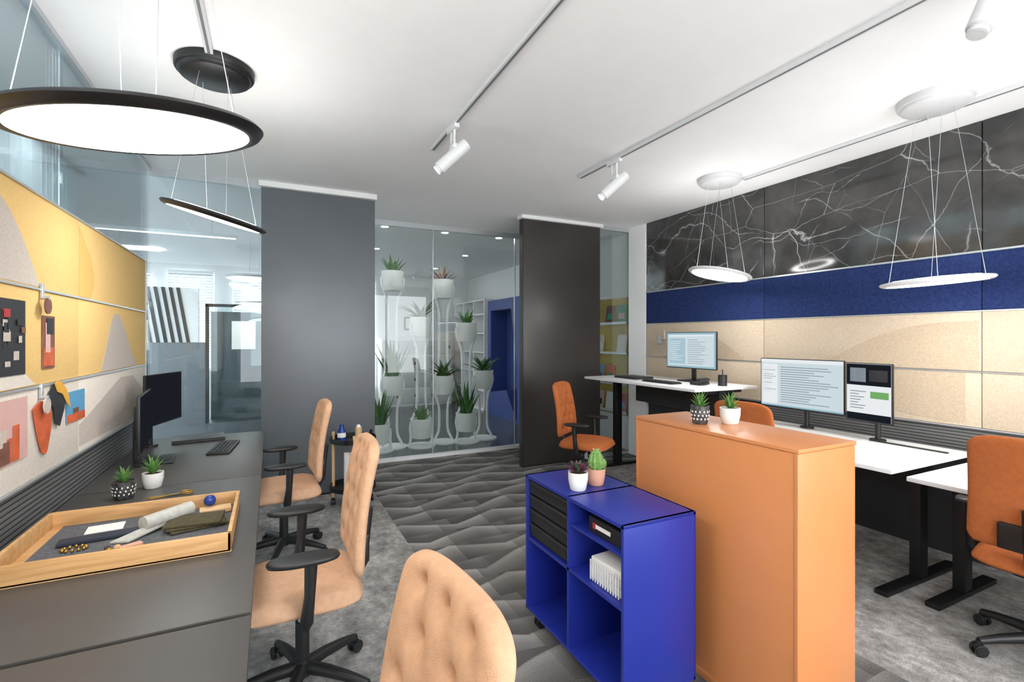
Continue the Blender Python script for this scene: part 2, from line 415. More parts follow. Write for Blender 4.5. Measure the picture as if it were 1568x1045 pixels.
b = B('glass_partition_side')
for a, c in ((-1.6, -.02), (0, 1.55), (1.57, 3.12), (3.14, 5.05)): b.bx(XL-.012, XL, a, c, 0.03, CZ-.03, 'glassL')
b.bx(XL-.03, XL+.02, -1.6, 5.05, CZ-.03, CZ, 'alu'); b.bx(XL-.03, XL+.02, -1.6, 5.05, 0, .03, 'alu'); b.done()
b = B('sheer_curtain')
tb = bmesh.new(); prev = None
for i in range(141):
    y = 2.2+3.2*i/140; xx = -1.5+.025*math.sin(i*.9)
    cur = (tb.verts.new((xx, y, .02)), tb.verts.new((xx, y, CZ-.02)))
    if prev: tb.faces.new((prev[0], cur[0], cur[1], prev[1]))
    prev = cur
b.merge(tb, 'curtain'); b.bx(-1.54, -1.46, 2.1, 5.5, CZ-.03, CZ, 'white'); b.done()

# left acoustic panels
ls = [-1.5, .1, 1.66, 3.22, 4.69]
b = B('acoustic_wall_panels_left')
for a, c in zip(ls, ls[1:]):
    b.bx(XL+.003, -.882, a+.002, c-.002, 1.715, 2.105, 'yellow', .004)
    b.bx(XL+.003, -.882, a+.002, c-.002, 1.305, 1.705, 'yellow', .004)
    b.bx(XL+.003, -.882, a+.002, c-.002, .92, 1.295, 'cream', .004)
    b.bx(XL+.003, -.89, a, c, .70, .91, 'slat')
for z in (.91, 1.295, 1.705, 2.105): b.bx(XL+.003, -.874, -1.5, 4.69, z, z+.009, 'alu')
b.bx(XL+.003, -.874, 4.69, 4.70, .7, 2.114, 'alu')
b.bx(XL+.001, XL+.003, -1.5, 4.69, .7, 2.1, 'alu')
x = -.8815
def inlayL(pts, m): b.poly([(x, p[0], p[1]) for p in pts], (1, 0, 0), .0015, m)
inlayL([(1.67, 2.05)]+arc(2.2, 2.06, 2.75, 1.72, .10)+[(1.67, 1.72)], 'sand')
inlayL([(3.225, 2.08), (3.33, 2.0), (3.42, 1.93), (3.46, 1.85), (3.45, 1.78), (3.40, 1.72), (3.225, 1.72)], 'yellow2')
inlayL([(3.58, 1.31), (3.68, 1.45), (3.78, 1.60), (3.85, 1.655), (3.95, 1.66), (4.08, 1.58), (4.25, 1.42), (4.42, 1.31)], 'sand')
inlayL([(1.67, 1.31), (1.67, 1.5), (2.1, 1.48), (2.5, 1.42), (2.7, 1.31)], 'cream')
inlayL([(3.225, .95), (3.225, 1.06), (3.6, 1.15), (4.0, 1.25), (4.3, 1.24), (4.65, 1.1), (4.65, .95)], 'sand')
b.done()

# ceiling tracks
def track(X_, y0, y1):
    b = B('ceiling_light_track'); b.bx(X_-.018, X_+.018, y0, y1, CZ-.026, CZ, 'trackw', .002); b.bx(X_-.006, X_+.006, y0, y1-.02, CZ-.0275, CZ-.0255, 'slot'); b.done()
track(1.09, -1.4, 3.56); track(2.445, -1.4, 3.60); track(3.78, -1.4, 3.0); track(-.275, -1.4, 2.98)
def spot(X_, Y_, d, L=.25, on=True, zc=2.72):
    b = B('track_spotlight'); d = Vector(d).normalized(); c = Vector((X_, Y_, zc))
    b.box((X_, Y_, CZ-.038), (.035, .16, .03), 'trackw', .004)
    b.cyl((X_, Y_-.03, CZ-.04), (X_, Y_-.03, zc+.06), .008, 'trackw'); b.cyl((X_, Y_+.03, CZ-.04), (X_, Y_+.03, zc+.06), .008, 'trackw')
    b.box((X_, Y_, zc+.06), (.03, .09, .03), 'trackw', .004)
    b.cyl(c-d*L/2, c+d*L/2, .042, 'trackw', bev=.004, seg=32)
    b.cyl(c+d*(L/2-.002), c+d*(L/2+.02), .033, 'trackw', seg=32); b.cyl(c+d*(L/2+.0195), c+d*(L/2+.021), .028, 'led' if on else 'trackw', seg=32)
    b.done()
    if on:
        l = bpy.data.lights.new('spot', 'SPOT'); l.energy = 25; l.spot_size = 1.1; l.spot_blend = .8; l.shadow_soft_size = .03
        o = bpy.data.objects.new('spot_beam', l); sc.collection.objects.link(o); o.location = c+d*(L/2+.04)
        o.rotation_euler = d.to_track_quat('-Z', 'Y').to_euler()
dd = (-.19, .09, -.19)
spot(1.09, 3.1, dd); spot(2.445, 3.12, dd); spot(2.46, .86, (-.09, .04, -.22), zc=2.79, on=False)

def pendant(cx, cy, zc, black, R=.27, tr=0., tf=0.):
    b = B('ring_pendant_lamp'); rim = 'blackm' if black else 'whitegl'; can = 'blackm' if black else 'canopyw'
    b.lathe([(0, CZ), (.185, CZ), (.185, CZ-.03), (.18, CZ-.038), (.17, CZ-.04), (.165, CZ-.055), (.155, CZ-.062), (0, CZ-.064)], (cx, cy, 0), can, 64)
    Rv = Vector((.8968, -.4424, -math.tan(tr))).normalized(); Fv = Vector((.4424, .8968, math.tan(tf)))
    N = Rv.cross(Fv).normalized(); Fv = N.cross(Rv)
    Mx = Matrix(((Rv.x, Fv.x, N.x, cx), (Rv.y, Fv.y, N.y, cy), (Rv.z, Fv.z, N.z, zc), (0, 0, 0, 1)))
    rot = Mx.to_3x3().to_4x4(); c = (cx, cy, zc)
    k = R/.27
    b.lathe([(.234*k, -.010), (.248*k, -.012), (.262*k, -.006), (.27*k, .004), (.262*k, .013), (.235*k, .018), (.15*k, .020), (.10*k, .03), (0, .03)], c, rim, 96, rot)
    b.lathe([(0, -.010), (.15*k, -.0105), (.2345*k, -.0105)], c, 'lampon', 96, rot)
    b.lathe([(.155*k, .0215), (.215*k, .0205)], c, 'lampup', 64, rot)
    for a in (45, 135, 225, 315):
        a = math.radians(a); q = Mx @ Vector((.22*k*math.cos(a), .22*k*math.sin(a), .015))
        w = Vector((cx+.10*math.cos(a)*.9, cy+.10*math.sin(a)*.9, CZ-.055)); b.cyl(w, q, .0012, 'alu', seg=6)
    b.done()
pendant(-.29, 1.47, 2.01, True, R=.275, tr=math.radians(-3), tf=math.radians(10))
pendant(-.265, 3.02, 2.145, True, R=.25, tr=math.radians(16.5), tf=math.radians(1))
pendant(3.60, 3.10, 2.075, False, tr=math.radians(12), tf=0)
pendant(3.56, 1.50, 1.84, False, tr=math.radians(-4), tf=math.radians(0))

# ---------------------------------------------------------------- left desks
b = B('grey_desk')
for i, (a, c) in enumerate(((.05, 1.565), (1.585, 3.14), (3.15, 4.64))):
    b.bx(-.87, -.05, a, c, .695, .72, 'desk', .003)
    for yy in (a+.09, c-.09):
        b.bx(-.5, -.42, yy-.03, yy+.03, .03, .69, 'blackm', .005); b.bx(-.83, -.10, yy-.035, yy+.035, 0, .03, 'blackm', .005)
    b.bx(-.7, -.2, a+.05, c-.05, .66, .694, 'blackm')
b.done()

# tray
b = B('oak_tray'); z0 = .7205; x0, x1, y0, y1 = -.81, -.13, 2.06, 2.62
b.bx(x0, x1, y0, y1, z0, z0+.008, 'oak')
b.bx(x0, x1, y0, y0+.014, z0, z0+.07, 'oak', .003); b.bx(x0, x1, y1-.014, y1, z0, z0+.07, 'oak', .003)
b.bx(x0, x0+.014, y0, y1, z0, z0+.07, 'oak', .003); b.bx(x1-.014, x1, y0, y1, z0, z0+.07, 'oak', .003)
b.bx(x0+.05, x1-.016, y0+.03, y1-.016, z0+.008, z0+.011, 'felt')
zt = z0+.0115
b.box((-.68, 2.16, zt+.002), (.15, .10, .003), 'paper', rot=.15)
b.box((-.60, 2.50, zt+.002), (.12, .09, .003), 'paper', rot=.1)
b.box((-.56, 2.38, zt+.009), (.30, .06, .014), 'navyb', .005, rot=.12)
for i, r_ in enumerate((.25, .1, -.05)): b.box((-.27-.005*i, 2.38, zt+.006+.009*i), (.20, .14, .008), 'dgreen', .003, rot=r_)
b.box((-.22, 2.52, zt+.012), (.12, .06, .02), 'beech', .003, rot=.1)
b.cyl((-.45, 2.36, zt+.04), (-.31, 2.50, zt+.04), .028, 'cloth', seg=28)
b.poly([(-.46, 2.35, zt+.02), (-.54, 2.30, zt+.002), (-.48, 2.28, zt+.002), (-.34, 2.44, zt+.02)], (0, 0, 1), .006, 'cloth')
b.box((-.46, 2.22, zt+.008), (.07, .03, .016), 'potp', .006, rot=.5); b.sph((-.50, 2.22, zt+.010), .012, 'beech'); b.sph((-.52, 2.20, zt+.010), .011, 'gold'); b.sph((-.53, 2.23, zt+.01), .010, 'dgreen')
for i in range(12):
    a = i*math.pi/6; b.sph((-.64+.035*math.cos(a), 2.29+.022*math.sin(a), zt+.007), .006, 'gold', u=10, v=8)
b.sph((-.245, 2.555, zt+.045), .024, 'ball')
b.done()
b = B('scissors'); zz = .7225
b.box((-.47, 2.91, zz+.003), (.13, .012, .004), 'gold', .001, rot=.35); b.box((-.47, 2.91, zz+.006), (.13, .012, .004), 'gold', .001, rot=.15)
for (px, py) in ((-.385, 2.955), (-.375, 2.92)):
    b.tube([(px+.025*math.cos(a*math.pi/8), py+.015*math.sin(a*math.pi/8), zz+.004) for a in range(17)], .003, 'gold', 6)
b.done()

def pot_plant(name, loc, r, h, potm, kind, s=1.):
    b = B(name); x, y, z = loc
    b.lathe([(0, 0), (r*.72, 0), (r*.8, .004), (r*.98, h*.55), (r, h), (r*.9, h), (r*.88, h*.88), (0, h*.88)], loc, potm, 40)
    if potm == 'potb':
        for zz_ in (.3, .5, .7):
            for i in range(14):
                a = i*2*math.pi/14+zz_*3; rr = r*(.80+.18*min(1, zz_/.55))+.0006
                b.box((x+rr*math.cos(a), y+rr*math.sin(a), z+h*zz_), (.002, .006, .008), 'paper', rot=a)
    b.cyl((x, y, z+h*.80), (x, y, z+h*.90), r*.87, 'soil')
    top = Vector((x, y, z+h*.88))
    if kind == 'aloe':
        for i in range(20):
            az = i*2.4; ti = .12+.85*(i/20.)
            b.leaf(top, az, ti, s*(.09-.002*i), s*.009, 'leaf' if i % 2 else 'cactus', bend=.35)
    elif kind == 'rosette':
        for i in range(26):
            az = i*2.4; ti = .15+1.15*(i/26.)
            b.leaf(top+Vector((0, 0, .005)), az, ti, s*(.035+.0014*i), s*.012, 'leafp' if i % 4 else 'leaf2', bend=-.3, n=5)
    elif kind == 'cactus':
        prof = [(0, 0)]+[(.034*s*math.sin(math.pi*(.22+.78*t/10))**.6 if t < 10 else 0, s*.105*t/10) for t in range(0, 11)]
        tb = bmesh.new(); seg = 40; rings = []
        for (rr, zz_) in prof[1:]:
            rings.append([tb.verts.new((rr*(1+.10*math.cos(10*2*math.pi*i/seg))*math.cos(2*math.pi*i/seg), rr*(1+.10*math.cos(10*2*math.pi*i/seg))*math.sin(2*math.pi*i/seg), zz_)) for i in range(seg)])
        for a, c in zip(rings, rings[1:]):
            for i in range(seg): tb.faces.new((a[i], a[(i+1) % seg], c[(i+1) % seg], c[i]))
        b.merge(tb, 'cactus', Matrix.Translation(top))
        b.sph(top+Vector((.028, -.012, .03)), .022*s, 'cactus', (1, 1, 1.3))
        for i in range(60):
            a = i*2.4; t = (i % 9)/9+.06; rr = .034*s*math.sin(math.pi*min(1, .22+.78*t))**.6 if .22+.78*t < 1 else 0
            p = top+Vector((rr*math.cos(a), rr*math.sin(a), s*.105*t)); b.cyl(p, p+Vector((.008*math.cos(a), .008*math.sin(a), .003)), .0006, 'paper', seg=4)
    b.done()
pot_plant('potted_succulent', (-.645, 2.98, .7205), .048, .085, 'potb', 'aloe')
pot_plant('potted_succulent', (-.555, 3.13, .7205), .048, .078, 'potw', 'aloe', 1.25)

# wall pictures left
b = B('pinned_art_prints'); X0 = -.8795
def pic(y0, y1, z0, z1, m, th=.003, off=0.): b.bx(X0+off, X0+off+th, y0, y1, z0, z1, m)
pic(2.18, 2.60, 1.36, 1.65, 'blackP')
for i in range(26):
    yy = 2.22+.34*random.random(); zz_ = 1.38+.21*random.random(); pic(yy, min(2.59, yy+.02+.04*random.random()), zz_, zz_+.015+.03*random.random(), random.choice(['brownP', 'orangeP', 'sand', 'dgrey', 'red', 'blackP', 'dgrey']), .0008, .003+.0002*i)
pic(2.765, 2.895, 1.37, 1.60, 'brownP'); pic(2.775, 2.885, 1.38, 1.46, 'orangeP', .001, .003); pic(2.79, 2.84, 1.44, 1.57, 'pink', .001, .0042); pic(2.80, 2.87, 1.52, 1.59, 'blackP', .001, .0055)
pic(2.2, 2.62, 1.03, 1.27, 'pink')
for i in range(12):
    yy = 2.22+.32*random.random(); pic(yy, min(2.61, yy+.05), 1.035, 1.07+.10*random.random(), random.choice(['brownP', 'orangeP', 'sand']), .001, .003+.0002*i)
b.poly([(X0+.004, y, z) for y, z in [(2.66, 1.21), (2.70, 1.228), (2.74, 1.235), (2.83, 1.215), (2.85, 1.17), (2.845, 1.11), (2.83, 1.07), (2.80, 1.01), (2.78, 1.0), (2.74, 1.02), (2.70, 1.10)]], (1, 0, 0), .003, 'orangeP')
b.poly([(X0+.008, y, z) for y, z in [(2.80, 1.23), (2.83, 1.275), (2.88, 1.30), (2.95, 1.27), (3.02, 1.25), (2.98, 1.17), (2.93, 1.10), (2.88, 1.12), (2.86, 1.19)]], (1, 0, 0), .003, 'blackP')
b.poly([(X0+.012, y, z) for y, z in [(2.86, 1.30), (2.90, 1.31), (2.94, 1.30), (2.99, 1.27), (3.02, 1.24), (3.05, 1.17), (3.0, 1.20), (2.95, 1.245), (2.89, 1.26)]], (1, 0, 0), .003, 'yellowP')
pic(3.04, 3.29, 1.09, 1.24, 'blueP', .003); pic(3.04, 3.29, 1.09, 1.13, 'orangeP', .001, .003); pic(3.12, 3.2, 1.13, 1.155, 'brownP', .001, .003)
b.done()
for (yy, zz_) in ((2.75, 1.675), (2.74, 1.25)):
    b = B('wall_hook'); b.bx(X0, X0+.012, yy-.008, yy+.008, zz_, zz_+.06, 'alu', .002); b.cyl((X0, yy, zz_), (X0+.03, yy, zz_), .008, 'alu')
    b.cyl((X0+.022, yy, zz_-.035), (X0+.028, yy, zz_-.035), .034, 'brownP' if zz_ > 1.5 else 'sand', seg=32); b.done()

def monitor(name, c, yaw, w, h, zbase, content, stand='foot', foff=.03):
    b = B(name)
    b.box((0, 0, 0), (w, .018, h), 'black', .004); b.box((0, .02, 0), (w*.6, .03, h*.6), 'black', .012)
    b.box((0, -.0094, .002), (w-.014, .0012, h-.016), content[0])
    for (x0, x1, z0, z1, m) in content[1]:
        b.bx(-w/2+.008+x0*(w-.016), -w/2+.008+x1*(w-.016), -.0110, -.0104, -h/2+.01+z0*(h-.018), -h/2+.01+z1*(h-.018), m)
    dz = zbase-c[2]
    if stand == 'foot':
        b.box((0, .045, dz/2-.0), (.05, .022, abs(dz)-.01), 'black', .006); b.box((0, foff, dz+.008), (.24, .2, .014), 'black', .006)
    elif stand == 'arm':
        b.cyl((0, .03, 0), (0, .09, 0), .03, 'black'); b.cyl((0, .09, dz+.01), (0, .09, .04), .018, 'black'); b.cyl((0, .09, dz), (0, .09, dz+.015), .05, 'black')
        b.box((0, .06, -.0), (.07, .06, .07), 'black', .008)
    b.done(loc=c, rot=yaw)
txt = lambda n, x0, x1, z0, z1, m: [(x0, x0+(x1-x0)*random.uniform(.4, 1), z0+(z1-z0)*i/n, z0+(z1-z0)*(i+.35)/n, m) for i in range(n)]
monitor('desktop_monitor', (-.715, 3.78, .99), math.radians(95), .56, .345, .7205, ('scrd', []), foff=-.06)
monitor('desktop_monitor', (-.70, 4.30, 1.07), math.radians(74), .50, .36, .7205, ('scrd', []), 'arm')
b = B('laptop'); b.box((0, 0, .008), (.34, .24, .016), 'dgrey', .004); b.box((0, 0, .020), (.34, .24, .007), 'black', .003); b.done((-.50, 4.46, .7205), .12)
b = B('keyboard'); b.box((0, 0, .008), (.14, .42, .014), 'black', .004)
for i in range(5):
    for j in range(15): b.box((-.048+.024*i, -.185+.0264*j, .017), (.019, .021, .006), 'dgrey', .002)
b.done((-.30, 4.02, .7205), -.1)

# ---------------------------------------------------------------- chairs
def chair(x, y, rot, fab):
    b = B('office_chair')
    for i in range(5):
        a = math.radians(90+72*i); d = Vector((math.cos(a), math.sin(a), 0)); s_ = Vector((-d.y, d.x, 0))
        b.tube([d*.02+Vector((0, 0, .105)), d*.12+Vector((0, 0, .10)), d*.22+Vector((0, 0, .085)), d*.30+Vector((0, 0, .068))], .02, 'black', 10, [.028, .025, .021, .016])
        p = d*.30
        b.cyl(p+Vector((0, 0, .045)), p+Vector((0, 0, .07)), .012, 'black')
        for k in (-1, 1): b.cyl(p+s_*.008*k+Vector((0, 0, .028)), p+s_*.026*k+Vector((0, 0, .028)), .028, 'black', seg=20, bev=.004)
        b.sph(p+Vector((0, 0, .04)), .024, 'black', (1, 1, .7), 12, 8)
    b.cyl((0, 0, .07), (0, 0, .14), .035, 'black', r1=.03); b.cyl((0, 0, .13), (0, 0, .30), .028, 'black'); b.cyl((0, 0, .28), (0, 0, .41), .018, 'alu')
    b.box((0, -.01, .415), (.2, .26, .05), 'black', .015)
    b.tube([(.09, .05, .41), (.20, .05, .40), (.235, .05, .395)], .007, 'black', 8); b.cyl((.23, .05, .395), (.26, .05, .395), .014, 'black')
    tb = bmesh.new(); n = 28; top = []; bot = []
    for i in range(n+1):
        r1 = []; r2 = []
        for j in range(n+1):
            s_ = -1+2*i/n; t = -1+2*j/n
            k = 1/max(1e-6, ((abs(s_)**5+abs(t)**5)**(1/5)))*max(abs(s_), abs(t)) if (s_ or t) else 1
            X_ = s_*k*.245; Y_ = t*k*.245+.015; e = max(abs(s_), abs(t)); 
            f = (1-e**9)**.5
            zt_ = .452+.052*f+.006*math.cos(s_*1.5)*math.cos(t*1.5)-.012*max(0, t)**2
            zb_ = .440-.018*f
            r1.append(tb.verts.new((X_, Y_, zt_))); r2.append(tb.verts.new((X_, Y_, zb_)))
        top.append(r1); bot.append(r2)
    for i in range(n):
        for j in range(n):
            tb.faces.new((top[i][j], top[i+1][j], top[i+1][j+1], top[i][j+1])); tb.faces.new((bot[i][j], bot[i][j+1], bot[i+1][j+1], bot[i+1][j]))
    edge = [(i, 0) for i in range(n)]+[(n, j) for j in range(n)]+[(i, n) for i in range(n, 0, -1)]+[(0, j) for j in range(n, 0, -1)]
    for a, c in zip(edge, edge[1:]+edge[:1]): tb.faces.new((top[a[0]][a[1]], bot[a[0]][a[1]], bot[c[0]][c[1]], top[c[0]][c[1]]))
    b.merge(tb, fab)
    tb = bmesh.new(); nx, nz = 72, 84; Fg = []; Bg = []
    H = .53; zb = .53
    rows = [.14, .34, .54, .74, .90]
    btn = []
    for ri, t in enumerate(rows):
        for s_ in ((-.62, 0, .62) if ri % 2 == 0 else (-.32, .32)):
            if ri == 4 and s_ != 0: s_ *= .8
            btn.append((s_, t))
    for i in range(nx+1):
        f1 = []; f2 = []
        for j in range(nz+1):
            s_ = -1+2*i/nx; t = j/nz
            w = .24-.030*t; q = max(0, (t-.88)/.12); q2 = max(0, (.1-t)/.1)
            cw = (1-.17*q**3)*(1-.12*q2**2)
            X_ = s_*w*cw; Z = zb+H*t-(.018*s_**4)*t
            yc = -.215-.075*t+.018*math.sin(math.pi*t)+.012*s_**2
            e = max(0., (1-abs(s_)**8)*(1-abs(2*t-1)**16))**.5
            d = 0
            for (bs_, bt) in btn:
                rr = math.hypot((s_-bs_)*.22, (t-bt)*H); d += .018*math.exp(-(rr/.014)**2)+.016*math.exp(-(rr/.038)**2)
            f1.append(tb.verts.new((X_, yc+.003+.034*e-d*e, Z))); f2.append(tb.verts.new((X_, yc-.003-.016*e, Z)))
        Fg.append(f1); Bg.append(f2)
    for i in range(nx):
        for j in range(nz):
            tb.faces.new((Fg[i][j], Fg[i][j+1], Fg[i+1][j+1], Fg[i+1][j])); tb.faces.new((Bg[i][j], Bg[i+1][j], Bg[i+1][j+1], Bg[i][j+1]))
    edge = [(i, 0) for i in range(nx)]+[(nx, j) for j in range(nz)]+[(i, nz) for i in range(nx, 0, -1)]+[(0, j) for j in range(nz, 0, -1)]
    for a, c in zip(edge, edge[1:]+edge[:1]): tb.faces.new((Fg[a[0]][a[1]], Fg[c[0]][c[1]], Bg[c[0]][c[1]], Bg[a[0]][a[1]]))
    bmesh.ops.recalc_face_normals(tb, faces=tb.faces); b.merge(tb, fab)
    for (bs_, bt) in btn:
        w = .24-.03*bt; b.sph((bs_*w, -.215-.075*bt+.018*math.sin(math.pi*bt)+.012*bs_**2+.004, zb+H*bt-(.018*bs_**4)*bt), .007, fab, (1, .5, 1), 12, 8)
    b.tube([(0, -.08, .42), (0, -.20, .42), (0, -.252, .50), (0, -.262, .62), (0, -.275, .74)], .02, 'black', 10)
    b.box((0, -.245, .60), (.22, .03, .12), 'black', .01)
    for k in (-1, 1):
        b.tube([(k*.12, 0, .41), (k*.24, 0, .40), (k*.285, 0, .44), (k*.29, -.01, .54), (k*.29, -.015, .665)], .02, 'black', 12, [.016, .018, .024, .02, .024])
        tb = bmesh.new(); seg = 36; prof = [(0, -.012), (.8, -.012), (.97, -.006), (1, .002), (.96, .010), (.8, .014), (0, .015)]
        rings = [[tb.verts.new((.052*r_*math.copysign(abs(math.cos(a))**.8, math.cos(a)), .128*r_*math.copysign(abs(math.sin(a))**.8, math.sin(a)), z_)) for a in [2*math.pi*i/seg for i in range(seg)]] for r_, z_ in prof[1:-1]]
        for a_, c_ in zip(rings, rings[1:]):
            for i in range(seg): tb.faces.new((a_[i], a_[(i+1) % seg], c_[(i+1) % seg], c_[i]))
        tb.faces.new(rings[0][::-1]); tb.faces.new(rings[-1])
        b.merge(tb, 'black', Matrix.Translation((k*.29, .01, .677)))
    return b.done((x, y, 0), rot, 60)
R90 = math.radians(90)
chair(.035, .835, R90+.1, 'chairL'); chair(.12, 2.26, R90, 'chairL'); chair(.08, 3.74, R90+.05, 'chairL')
chair(2.83, 4.06, -R90-.95, 'chairR'); chair(3.25, 2.42, -R90+.15, 'chairR'); chair(3.25, .92, -R90, 'chairR')

# ---------------------------------------------------------------- blue cabinet
b = B('blue_shelf_cabinet'); x0, x1, y0, y1, z0, z1 = 1.20, 1.575, 1.475, 2.27, .09, .787; t = .016
b.bx(x0, x1, y0, y1, z1-t, z1, 'blue', .002); b.bx(x0, x1, y0, y1, z0, z0+t, 'blue', .002)
b.bx(x0, x1, y0, y0+t, z0, z1, 'blue', .002); b.bx(x0, x1, y1-t, y1, z0, z1, 'blue', .002); b.bx(x1-.01, x1, y0, y1, z0, z1, 'blue')
ym = 1.868; b.bx(x0+.003, x1, ym-.008, ym+.008, z0, z1, 'blue', .001)
b.bx(x0+.003, x1, y0+t, y1-t, .452, .468, 'blue', .001); b.bx(x0+.01, x1, y0+t, ym, .655, .667, 'blue', .001)
for i in range(4):
    zc = .478+.073*i; b.bx(x0+.012, x1-.02, ym+.012, y1-t-.004, zc, zc+.064, 'black', .003); b.bx(x0+.008, x0+.014, ym+.012, y1-t-.004, zc+.052, zc+.064, 'dgrey', .002)
for px in (x0+.05, x1-.05):
    for py in (y0+.06, y1-.06):
        b.cyl((px, py, .06), (px, py, .092), .012, 'black'); b.box((px, py, .085), (.05, .05, .008), 'black')
        for k in (-1, 1): b.cyl((px+.01, py+.006*k, .034), (px+.01, py+.02*k, .034), .034, 'black', seg=24, bev=.004)
b.done()
b = B('boxed_game'); b.bx(1.235, 1.5, 1.50, 1.75, .6685, .735, 'black', .003); b.bx(1.2335, 1.2352, 1.60, 1.70, .695, .712, 'paper'); b.bx(1.2335, 1.2352, 1.70, 1.72, .69, .715, 'red'); b.done()
b = B('binder_stack')
for i in range(3): b.box((1.38, 1.63, .486+.034*i), (.28, .22, .032), 'paper', .004, rot=.04*i)
for i in range(12): b.bx(1.222, 1.2245, 1.53+.017*i, 1.538+.017*i, .475, .56, 'whitegl')
b.done()
# orange cabinet
b = B('orange_cabinet'); x0, x1, y0, y1 = 1.70, 2.05, 1.12, 1.985
b.bx(x0, x1, y0, y1, .03, 1.083, 'orange', .002); b.bx(x0-.004, x1+.002, y0-.004, y1+.004, 1.085, 1.10, 'orange', .002); b.bx(x0+.01, x1-.01, y0+.01, y1-.01, 0, .03, 'orange')
b.bx(x0-.003, x0, y0, y0+.012, .03, 1.084, 'orange'); b.bx(x0-.003, x0, y1-.012, y1, .03, 1.084, 'orange')
b.bx(x0, x1, y0-.003, y0, .03, .045, 'orange'); b.bx(x0-.003, x0, y0, y1, .03, .045, 'orange'); b.done()
pot_plant('potted_succulent', (1.81, 1.67, 1.1005), .042, .085, 'potb', 'aloe', .95)
pot_plant('potted_succulent', (1.94, 1.61, 1.1005), .046, .075, 'potw', 'aloe', 1.0)
pot_plant('potted_succulent', (1.30, 1.93, .7875), .047, .085, 'potw', 'rosette', 1.2)
pot_plant('potted_cactus', (1.425, 1.96, .7875), .045, .08, 'potp', 'cactus', 1.0)

# ---------------------------------------------------------------- right desks
def rdesk(x0, x1, y0, y1, z):
    b = B('height_adjustable_desk'); b.bx(x0, x1, y0, y1, z-.025, z, 'deskw', .003)
    b.bx(x0+.22, x1-.12, y0+.08, y1-.08, z-.06, z-.026, 'blackm')
    for yy in (y0+.09, y1-.09):
        b.bx((x0+x1)/2-.035, (x0+x1)/2+.055, yy-.03, yy+.03, .03, z-.05, 'blackm', .004); b.bx((x0+x1)/2-.025, (x0+x1)/2+.045, yy-.022, yy+.022, .5, z-.03, 'blackm', .004)
        b.bx(x0+.07, x1-.05, yy-.035, yy+.035, 0.0, .03, 'blackm', .006)
    b.bx(x1-.16, x1-.14, y0+.15, y1-.15, z-.3, z-.03, 'dgrey'); b.bx(x0+.03, x0+.06, y0+.2, y0+.32, z-.045, z-.026, 'blackm', .003)
    b.done()
rdesk(3.22, 4.03, -.05, 1.49, .72); rdesk(3.12, 4.08, 1.515, 2.98, .762); rdesk(3.28, 4.08, 3.08, 4.74, 1.06)
ybw = -R90
c1 = ('scr2', [(.03, .97, .05, .95, 'scr'), (.03, .97, .9, .95, 'scrl'), (.05, .4, .1, .85, 'scr2')]+txt(12, .45, .9, .12, .85, 'scrm')+txt(10, .07, .35, .2, .8, 'scrl'))
c2 = ('scr', [(.0, 1, .93, 1, 'scrl'), (.02, .22, .05, .9, 'scrl')]+txt(16, .26, .95, .1, .88, 'scrm')+txt(12, .03, .2, .3, .85, 'scrm')+[(0, 1, 0, .03, 'scr2')])
c3 = ('scrl', [(0, 1, .62, 1, 'scrd'), (.08, .45, .68, .93, 'scrm'), (.52, .93, .7, .9, 'blackP'), (.55, .95, .40, .52, 'scrg'), (0, 1, .0, .12, 'scrd')]+txt(7, .08, .48, .2, .55, 'scrm'))
monitor('desktop_monitor', (3.86, 3.68, 1.38), ybw, .66, .375, 1.0605, c1, 'foot')
monitor('desktop_monitor', (3.88, 2.54, 1.125), ybw, .70, .415, .7625, c2, 'arm')
monitor('desktop_monitor', (3.83, 2.0, 1.115), ybw-.12, .325, .42, .7625, c3, 'arm')
b = B('laptop'); b.box((0, 0, .008), (.25, .36, .016), 'dgrey', .004); b.box((0, 0, .020), (.25, .36, .007), 'black', .003); b.done((3.62, 4.28, 1.0605), 0)
b = B('keyboard'); b.box((0, 0, .008), (.13, .42, .014), 'black', .004); b.box((0, 0, .017), (.11, .40, .006), 'dgrey', .002); b.done((3.5, 3.72, 1.0605), 0)
b = B('pen_cup'); b.lathe([(0, 0), (.04, 0), (.04, .1), (.036, .1), (.036, .01), (0, .01)], (3.78, 3.22, 1.0605), 'black')
for i in range(4): b.cyl((3.78+.01*i-.01, 3.22, 1.07), (3.77+.02*i-.01, 3.22+.02*(i-1), 1.21), .004, ['black', 'red', 'alu', 'ball'][i], seg=8)
b.done()
b = B('desk_phone'); b.box((0, 0, .015), (.15, .12, .02), 'black', .005); b.box((0, -.04, .05), (.16, .04, .03), 'black', .01, rot=Matrix.Rotation(.3, 4, 'X')); b.done((3.66, 3.38, 1.0605), .2)
b = B('keyboard'); b.box((0, 0, .008), (.13, .42, .014), 'deskw', .004); b.box((0, 0, .017), (.11, .40, .006), 'whitegl', .002); b.done((3.42, 2.35, .7625), 0)
b = B('writing_pad'); b.box((0, 0, .004), (.22, .55, .008), 'deskw', .002); b.box((.1, 0, .011), (.03, .45, .008), 'dgrey', .002); b.done((3.75, 1.78, .7625), 0)
b = B('coffee_mug'); b.lathe([(0, 0), (.036, 0), (.04, .01), (.04, .09), (.037, .09), (.036, .012), (0, .01)], (3.72, 1.22, .7205), 'potw')
b.tube([(3.72, 1.22-.038, .79), (3.72, 1.22-.065, .785), (3.72, 1.22-.065, .75), (3.72, 1.22-.038, .745)], .005, 'potw'); b.done()
